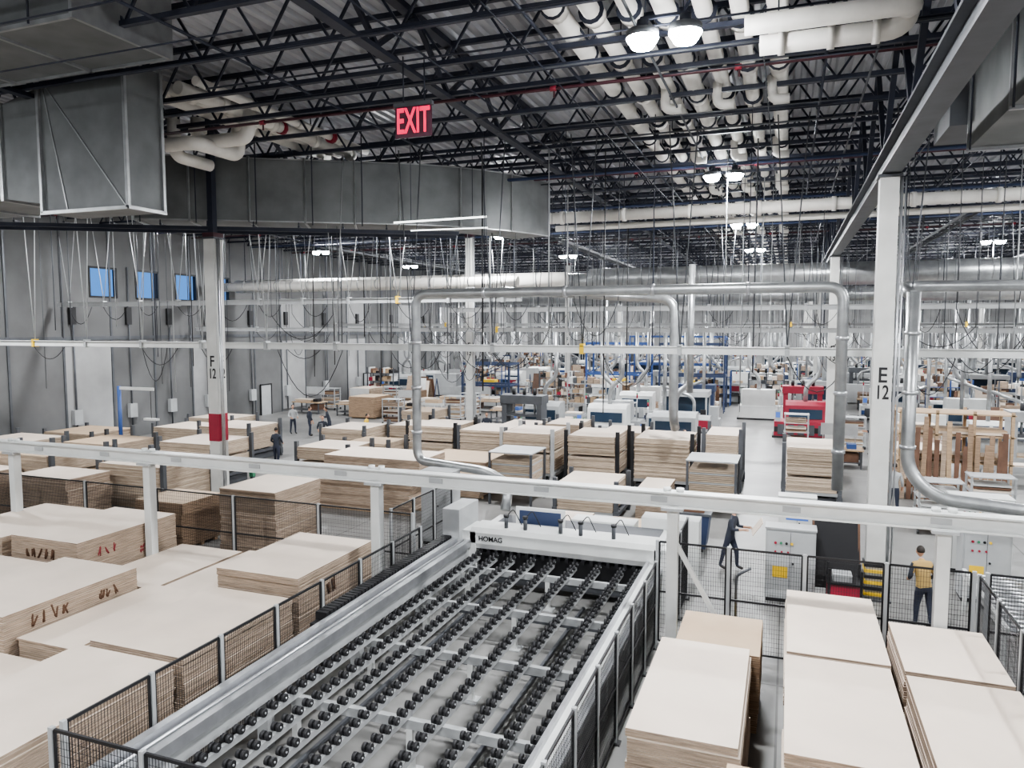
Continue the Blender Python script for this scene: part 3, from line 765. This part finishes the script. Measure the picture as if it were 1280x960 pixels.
def proto_conv(mm):
    b=B()
    for y in (-.45,.45): b.box(-2,2,y-.03,y+.03,.7,.86,mm)
    for k in range(20): b.cyl((-1.9+k*.2,-.42,.8),(-1.9+k*.2,.42,.8),.035,M_alu,8)
    for x in (-1.8,0,1.8):
        for y in (-.45,.45): b.box(x-.04,x+.04,y-.04,y+.04,0,.7,mm)
    b.box(-1.2,-.1,-.35,.35,.84,.92,M_top); b.box(.4,1.5,-.35,.35,.84,1.1,M_top2)
    return b.mesh('roller_conveyor',(0,0,0))[0]
def proto_hood():
    b=B(); b.box(-1.2,1.2,-.9,.9,.1,1.0,M_lgray)
    for x in (-1.2,1.2):
        for y in (-.9,.9): b.box(x-.05,x+.05,y-.05,y+.05,0,2.8,M_lgray)
    b.box(-1.3,1.3,-1,1,2.5,2.8,M_lgray); b.box(-1.25,1.25,-.02,.02,1.0,2.5,M_glassd); b.box(-.8,.8,-.7,.7,1.0,1.5,M_white)
    b.tube([(0,0,2.8),(0,0,6.2)],.18,M_galvl,12); b.box(.9,1.2,-1.0,-.92,1.2,1.8,M_black)
    return b.mesh('enclosed_router',(0,0,0))[0]
def proto_aframe():
    b=B()
    for x in (-1.1,1.1):
        b.beam((x,-.6,0),(x,0,2.0),.06,.06,M_dblue); b.beam((x,.6,0),(x,0,2.0),.06,.06,M_dblue); b.box(x-.03,x+.03,-.6,.6,.1,.18,M_dblue)
    for k in range(5):
        b.beam((-1.2+k*.3,-.62+k*.03,.2),(-1.2+k*.3,-.1,1.7+R(0,.6)),.9,.03,random.choice([M_top,M_top2,M_brown,M_white,M_side]),up=(0,1,0))
        b.beam((-.7+k*.25,.62,.2),(-.7+k*.25,.12,1.7+R(0,.5)),.8,.03,random.choice([M_top,M_side,M_brown]),up=(0,1,0))
    return b.mesh('panel_a_frame',(0,0,0))[0]
def proto_press(m):
    b=B(); b.box(-1.1,1.1,-.6,.6,0,.7,m)
    for x in (-1.0,1.0): b.box(x-.14,x+.14,-.5,.5,.7,2.6,m)
    b.box(-1.2,1.2,-.6,.6,2.3,2.75,m); b.box(-.85,.85,-.5,.5,1.6,1.75,M_steelg)
    for x in (-.6,0,.6): b.cyl((x,0,1.75),(x,0,2.3),.06,M_alu,8); b.cyl((x,0,2.75),(x,0,3.1),.1,M_black,8)
    b.box(-.85,.85,-.5,.5,.7,.78,M_top2); b.box(1.25,1.5,-.4,0,.9,1.5,M_lgray)
    return b.mesh('assembly_press',(0,0,0))[0]
PR=[('woodworking_machine',[proto_machine(M_white,M_blue),proto_machine(M_lgray,M_red),proto_machine(M_white,M_dblue),proto_machine(M_white,M_blue),proto_machine(M_lgray,M_green)],6),
('edge_banding_machine',[proto_edge(M_white,M_blue),proto_edge(M_lgray,M_red),proto_edge(M_white,M_dblue)],5),
('workbench',[proto_bench(),proto_bench(),proto_bench()],4),
('storage_shelving',[proto_rack(M_steelg,M_brown,M_red),proto_rack(M_lgray,M_steelg,M_lgray),proto_rack(M_blue,M_brown,M_top2),proto_rack(M_steelg,M_blue,M_brown)],5),
('board_pallet',[proto_stackm(M_top,M_side,1.3),proto_stackm(M_top2,M_side2,1.5),proto_stackm(M_top,M_side3,.7),proto_stackm(M_white,M_side,1.0),proto_stackm(M_brown,M_side2,1.1)],3),
('parts_trolley',[proto_cart(),proto_cart(),proto_cart()],5),('roller_conveyor',[proto_conv(M_white),proto_conv(M_lgray),proto_conv(M_green)],3),('enclosed_router',[proto_hood()],2),
('panel_a_frame',[proto_aframe(),proto_aframe()],3),('assembly_press',[proto_press(M_lgray),proto_press(M_steelg),proto_press(M_dblue)],2)]
red_machine=[('woodworking_machine',[proto_machine(M_red,M_black)],1),('assembly_press',[proto_press(M_red)],1)]
bag=[p for p in PR for _ in range(p[2])]
lowbag=[PR[4],PR[5],PR[6],PR[2],PR[2],PR[5],PR[4]]
def place(p,x,y,rz,k=None):
    o=bpy.data.objects.new(p[0],random.choice(p[1]) if k is None else p[1][k]); o.location=(x,y,0); o.rotation_euler=(0,0,rz); scene.collection.objects.link(o)
frames=((-13,60.5,5,2.4,5.2,M_blue),(-7,60.5,5,2.4,5.2,M_dblue),(-10,73.5,9,2.4,5.6,M_blue),(-22.5,55.5,4,2.2,3.6,M_dblue),(8.5,60.5,5,2.4,4.5,M_lgray))
y=38.2
while y<118:
    x=-33.5
    while x<38:
        skip = (-3.0<x<3.6 and y<54) or any(abs(x-cx)<2.2 and abs(y-c)<1.6 for cx in (-17.5,2.1,21.5) for c in (40,60.7,81.4,102))
        if x>.3*y+9 : skip=True
        if any(abs(x-f[0])<f[2]/2+1.9 and abs(y-f[1])<f[3]/2+1.2 for f in frames): skip=True
        if x<-15 and y<45: skip = True
        if x>3 and y<42.5: skip=True
        if not skip and random.random()<.96:
            place(random.choice(lowbag if (x<-17 and y<56) else bag),x+R(-.1,.1),y+R(-.15,.15),random.choice([0,math.pi,0]))
        x+=4.0
    y+=2.75
for (x,y,i) in ((9.5,26,2),(12.5,30,4),(9.5,35,6),(5.5,36,4),(7.5,23.5,5),(10.5,21,3),(13,25,0),(13.5,34.3,3),(16,38.4,0),(10.5,38.6,9),(6,38.8,4),(-6.2,36.4-.3,6),(2.2,37.2,2),(-28,46.0,4),(-24.5,43.2,5)):
    place(PR[i],x,y,0)
place(red_machine[0],.9,46.5,0); place(red_machine[1],1.0,50.0,0); place(red_machine[0],12.2,42.6-1.9,0) if False else None
place(PR[5],3.4,43.2,0); place(PR[5],.6,43.6,0); place(PR[5],4.6,26.2,0); place(PR[5],6.3,27.6,0)
b=B()
for (x,y) in ((9.2,29.0),(11.3,32)):
    b.box(x-.9,x+.9,y-.02,y+.02,2.5,3.4,M_white); b.box(x-.7,x+.7,y-.03,y-.02,2.7,2.8,M_red)
    for s in (-.8,.8): b.cyl((x+s,y,3.4),(x+s,y,ZB),.01,M_steelg,5)
b.obj('hanging_sign')
def blue_frame(x,y,w,d,h,m):
    b=B()
    for sx in (-1,1):
        for sy in (-1,1): b.box(x+sx*w/2-.07,x+sx*w/2+.07,y+sy*d/2-.07,y+sy*d/2+.07,0,h,m)
    for z in (h*.5,h-.1):
        for sy in (-1,1): b.box(x-w/2,x+w/2,y+sy*d/2-.06,y+sy*d/2+.06,z-.08,z+.08,m)
        for sx in (-1,1): b.box(x+sx*w/2-.06,x+sx*w/2+.06,y-d/2,y+d/2,z-.08,z+.08,m)
    b.beam((x-w/2,y-d/2,h*.5),(x+w/2,y-d/2,h),.06,.06,m); b.cyl((x,y,h-.1),(x,y,2.2),.04,M_alu,6); b.box(x-.5,x+.5,y-.4,y+.4,2.0,2.2,M_yel); b.box(x-w/2+.3,x+w/2-.3,y-.6,y+.6,.1,.8,M_lgray)
    b.obj('lifting_frame')
for a in frames: blue_frame(*a)
b=B(); b.cyl((-30.5,27.0,0),(-30.5,27.0,3.6),.09,M_blue,10); b.box(-30.8,-30.2,26.7,27.3,0,.04,M_blue); b.beam((-30.5,27.0,3.5),(-28.3,27.0,3.5),.08,.14,M_white); b.cyl((-28.5,27.0,3.5),(-28.5,27.0,2.1),.015,M_black,5); b.box(-28.9,-28.1,26.9,27.1,2.0,2.1,M_white)
b.obj('jib_hoist')

# ------------------------------------------------------------------ hanging drops and cables
b=B()
for k in range(210):
    y=R(22,80); x=R(-33,.3*y+6); zb_=R(3.3,6.5); r=random.choice([.012,.016,.02,.025]); b.cyl((x,y,zb_),(x,y,ZB),r,random.choice([M_steelg,M_lgray,M_steel,M_black,M_steelg]),5)
b.obj('suspended_conduits')
b=B()
for k in range(100):
    y=R(24,75); x=R(-32,14); s=R(1.2,3.2); dp=R(.6,2.2); z=R(5.5,7.5)
    b.tube([(x+s*t/10,y,z-dp*4*(t/10)*(1-t/10)) for t in range(11)],.016,M_rubber,5,bend=0)
    b.cyl((x,y,z),(x,y,ZB),.014,M_steelg,5); b.cyl((x+s,y,z),(x+s,y,ZB),.014,M_steelg,5)
b.obj('hanging_air_hoses')
b=B()
for k in range(28):
    y=R(48,100); x=R(-32,.3*y+4)
    b.tube([(x,y,8.3),(x,y,3.6),(x+R(-.6,.6),y,3.2)],R(.1,.18),M_galvl,12,bend=.3)
b.obj('dust_drop_ducts')
b=B()
for x,z in ((-22,10.4),(-9.5,10.2),(6.5,10.8),(12,10.3)):
    for s in (-.2,.2): b.box(x+s-.02,x+s+.02,32,100,z,z+.1,M_steelg)
    y=32
    while y<100: b.box(x-.2,x+.2,y,y+.04,z,z+.03,M_steelg); y+=.5
b.obj('cable_trays')

# ------------------------------------------------------------------ people
def person(x,y,yaw,top=M_shirt,sleeve=None,pants=M_denim,lean=0.0,arms='down',stride=.12,h=1.75,hairm=M_hair):
    e=empty('factory_worker',(x,y,0)); e.rotation_euler=(0,0,yaw); k=h/1.75
    def T(p):
        px,py,pz=p
        if pz>.95:
            dz=pz-.95; c=math.cos(lean); s=math.sin(lean); return (px*k,(py*c-dz*s)*k,(.95+dz*c)*k)
        return (px*k,py*k,pz*k)
    V=[]; E=[]; Rd=[]
    def add(p,r,par=None):
        V.append(T(p)); Rd.append(r*k)
        if par is not None: E.append((par,len(V)-1))
        return len(V)-1
    pel=add((0,0,.95),.15); wa=add((0,0,1.12),.135,pel); ch=add((0,0,1.32),.155,wa); ne=add((0,0.01,1.47),.07,ch); nk=add((0,0,1.55),.055,ne)
    hands=[]
    for s in (-1,1):
        hp=add((s*.09,0,.88),.105,pel); kn=add((s*.11,-stride*s*.5-.02,.49),.068,hp); an=add((s*.12,-stride*s*.6+.02*(1-s),.10),.045,kn); add((s*.13,-stride*s*.6-.17,.045),.04,an)
        sh=add((s*.18,0,1.41),.068,ch)
        if arms=='down': el=(s*.25,.03,1.14); wr=(s*.27,-.07,.90); hd=(s*.27,-.1,.83); fd=Vector((0,-.2,-1))
        elif arms=='forward': el=(s*.24,-.10,1.16); wr=(s*.17,-.33,1.18); hd=(s*.15,-.41,1.19); fd=Vector((0,-1,0))
        else: el=(s*.27,-.02,1.14); wr=(s*.20,-.24,1.02); hd=(s*.18,-.3,1.0); fd=Vector((0,-1,-.2))
        el=add(el,.05,sh); wr=add(wr,.034,el); hd_i=add(hd,.036,wr)
        hands.append((s,Vector(V[hd_i]),fd.normalized()))
        H=Vector(V[hd_i])
        for j in range(4):
            off=Vector((0,0,(j-1.5)*.019)) if abs(fd.y)>.5 else Vector((0,(j-1.5)*.019,0))
            L=(.06,.075,.07,.055)[j]; a=H+off+fd.normalized()*.035; c=a+fd.normalized()*L*.55; g=c+(fd.normalized()+Vector((-s*.6,0,-.2))).normalized()*L*.5
            i1=len(V); V.append(tuple(a)); Rd.append(.010); E.append((hd_i,i1)); V.append(tuple(c)); Rd.append(.009); E.append((i1,i1+1)); V.append(tuple(g)); Rd.append(.008); E.append((i1+1,i1+2))
        a=H+Vector((-s*.035,-.01,.015)); i1=len(V); V.append(tuple(a)); Rd.append(.012); E.append((wr,i1)); V.append(tuple(a+fd.normalized()*.045+Vector((-s*.012,0,0)))); Rd.append(.009); E.append((i1,i1+1))
    me=bpy.data.meshes.new('body_skeleton'); me.from_pydata(V,E,[]); ob=bpy.data.objects.new('tmp_body',me); scene.collection.objects.link(ob)
    sk=ob.modifiers.new('skin','SKIN'); sk.use_smooth_shade=True
    for i,v in enumerate(me.skin_vertices[0].data): v.radius=(Rd[i],Rd[i]*(.72 if i in (0,1,2) else 1)); v.use_root=(i==0)
    ss=ob.modifiers.new('sub','SUBSURF'); ss.levels=1; ss.render_levels=1
    dg=bpy.context.evaluated_depsgraph_get(); m2=bpy.data.meshes.new_from_object(ob.evaluated_get(dg)); bpy.data.objects.remove(ob)
    m2.materials.clear()
    for m in (top,pants,M_skin,M_shoe,sleeve or top): m2.materials.append(m)
    for p in m2.polygons:
        c=p.center; z=c.z/k; p.use_smooth=True
        near=min((Vector((c.x,c.y,c.z))-h_[1]).length for h_ in hands)
        if near<.16*k: p.material_index=2
        elif z<.11: p.material_index=3
        elif z<.96 and abs(c.x)<.235*k: p.material_index=1
        elif (Vector(V[nk])-Vector(c)).length<.07: p.material_index=2
        elif abs(c.x)>.21*k: p.material_index=4
        else: p.material_index=0
    bo=bpy.data.objects.new('body',m2); scene.collection.objects.link(bo); bo.parent=e
    hc=Vector(V[nk])+Vector((0,-.015-math.sin(lean)*.08,.115*k)); b=B()
    def ell(b,c,rx,ry,rz,m,fn=None,n=18,ms=12):
        base=len(b.v); i=b.mi(m)
        for a in range(ms+1):
            th=math.pi*a/ms
            for j in range(n):
                ph=2*math.pi*j/n; q=Vector((math.sin(th)*math.cos(ph),math.sin(th)*math.sin(ph),math.cos(th)))
                if fn: q=fn(q)
                b.v.append((c[0]+q.x*rx,c[1]+q.y*ry,c[2]+q.z*rz))
        for a in range(ms):
            for j in range(n):
                p=base+a*n+j; r=base+a*n+(j+1)%n; b.f.append((p,p+n,r+n,r)); b.m.append(i); b.sm.append(True)
    def face(q):
        q=q.copy()
        if q.z<0: q.x*=1+.28*q.z; q.y*=1+.1*q.z
        if q.y<-.85 and abs(q.x)<.2 and -.3<q.z<.15: q.y-=.2
        return q
    ell(b,hc,.076*k,.096*k,.118*k,M_skin,face)
    ell(b,hc+Vector((0,.018,.025)),.083*k,.095*k,.108*k,hairm,lambda q: Vector((q.x,q.y if q.y>-.55 else -.55,q.z if q.z>-.35 else -.35)))
    for s in (-1,1):
        ell(b,hc+Vector((s*.079*k,.0,-.005)),.012,.02,.032,M_skin,n=8,ms=6); ell(b,hc+Vector((s*.03,-.086*k,.005)),.012,.01,.008,M_eye,n=8,ms=6)
    b.box(hc.x-.024,hc.x+.024,hc.y-.094*k,hc.y-.07*k,hc.z-.062,hc.z-.054,M_red)
    b.obj('head',origin=(0,0,0)).parent=e
    return e
w=person(-1.3,20.2,math.radians(75),top=M_shirt,lean=.2,arms='forward',stride=.28)
b=B(); b.box(-.3,.3,-.01,.01,-.22,.22,M_top)
bo=b.obj('carried_panel',(0,0,0)); bo.parent=w; bo.location=(0,-.72,1.28); bo.rotation_euler=(math.radians(35),0,math.radians(20))
person(2.9,17.6,math.radians(200),top=M_vest,sleeve=M_shirt,lean=.3,arms='mid')
# workers on the left side, standing on open floor
person(-27.9,37.0,math.radians(60),arms='mid',top=M_lgray); person(-26.4,36.6,math.radians(150),arms='down'); person(-25.3,37.0,math.radians(-60),arms='forward',lean=.3)
person(-23.0,33.0,math.radians(30),arms='mid',top=M_shirt); person(-21.4,34.6,math.radians(100),top=M_yel,arms='mid',lean=.2); person(-22.3,28.3,math.radians(190),top=M_shirt,arms='mid')
person(3.6,28.3,math.radians(180),top=M_lgray,arms='down'); person(8.3,29.8,math.radians(90),arms='mid')
person(-14.8,34.2,math.radians(-20),arms='forward',top=M_red); person(7.6,20.4,math.radians(200),top=M_shirt,arms='mid'); person(-4.3,34.2,math.radians(40),arms='mid',top=M_shirt)
person(-3.4,36.6,math.radians(90),arms='down',top=M_lgray); person(-10.4,36.2,math.radians(0),arms='mid'); person(4.2,41.2,math.radians(-90),arms='forward',top=M_shirt); person(-15.4,37.4,math.radians(20),arms='down'); person(8.2,41.2,math.radians(20),arms='mid')

w=bpy.data.worlds.new('World'); scene.world=w; w.use_nodes=True
w.node_tree.nodes['Background'].inputs[0].default_value=(.16,.42,1.0,1); w.node_tree.nodes['Background'].inputs[1].default_value=.9
cd=bpy.data.cameras.new('Camera'); cam=bpy.data.objects.new('Camera',cd); scene.collection.objects.link(cam)
cd.sensor_fit='HORIZONTAL'; cd.sensor_width=36; cd.lens=36*924/1280; cd.clip_end=400; cd.clip_start=.05
cam.location=(0,0,6.5); cam.rotation_euler=(math.radians(90-4.46),0,math.radians(20.4)); scene.camera=cam
print('objects',len(scene.objects))
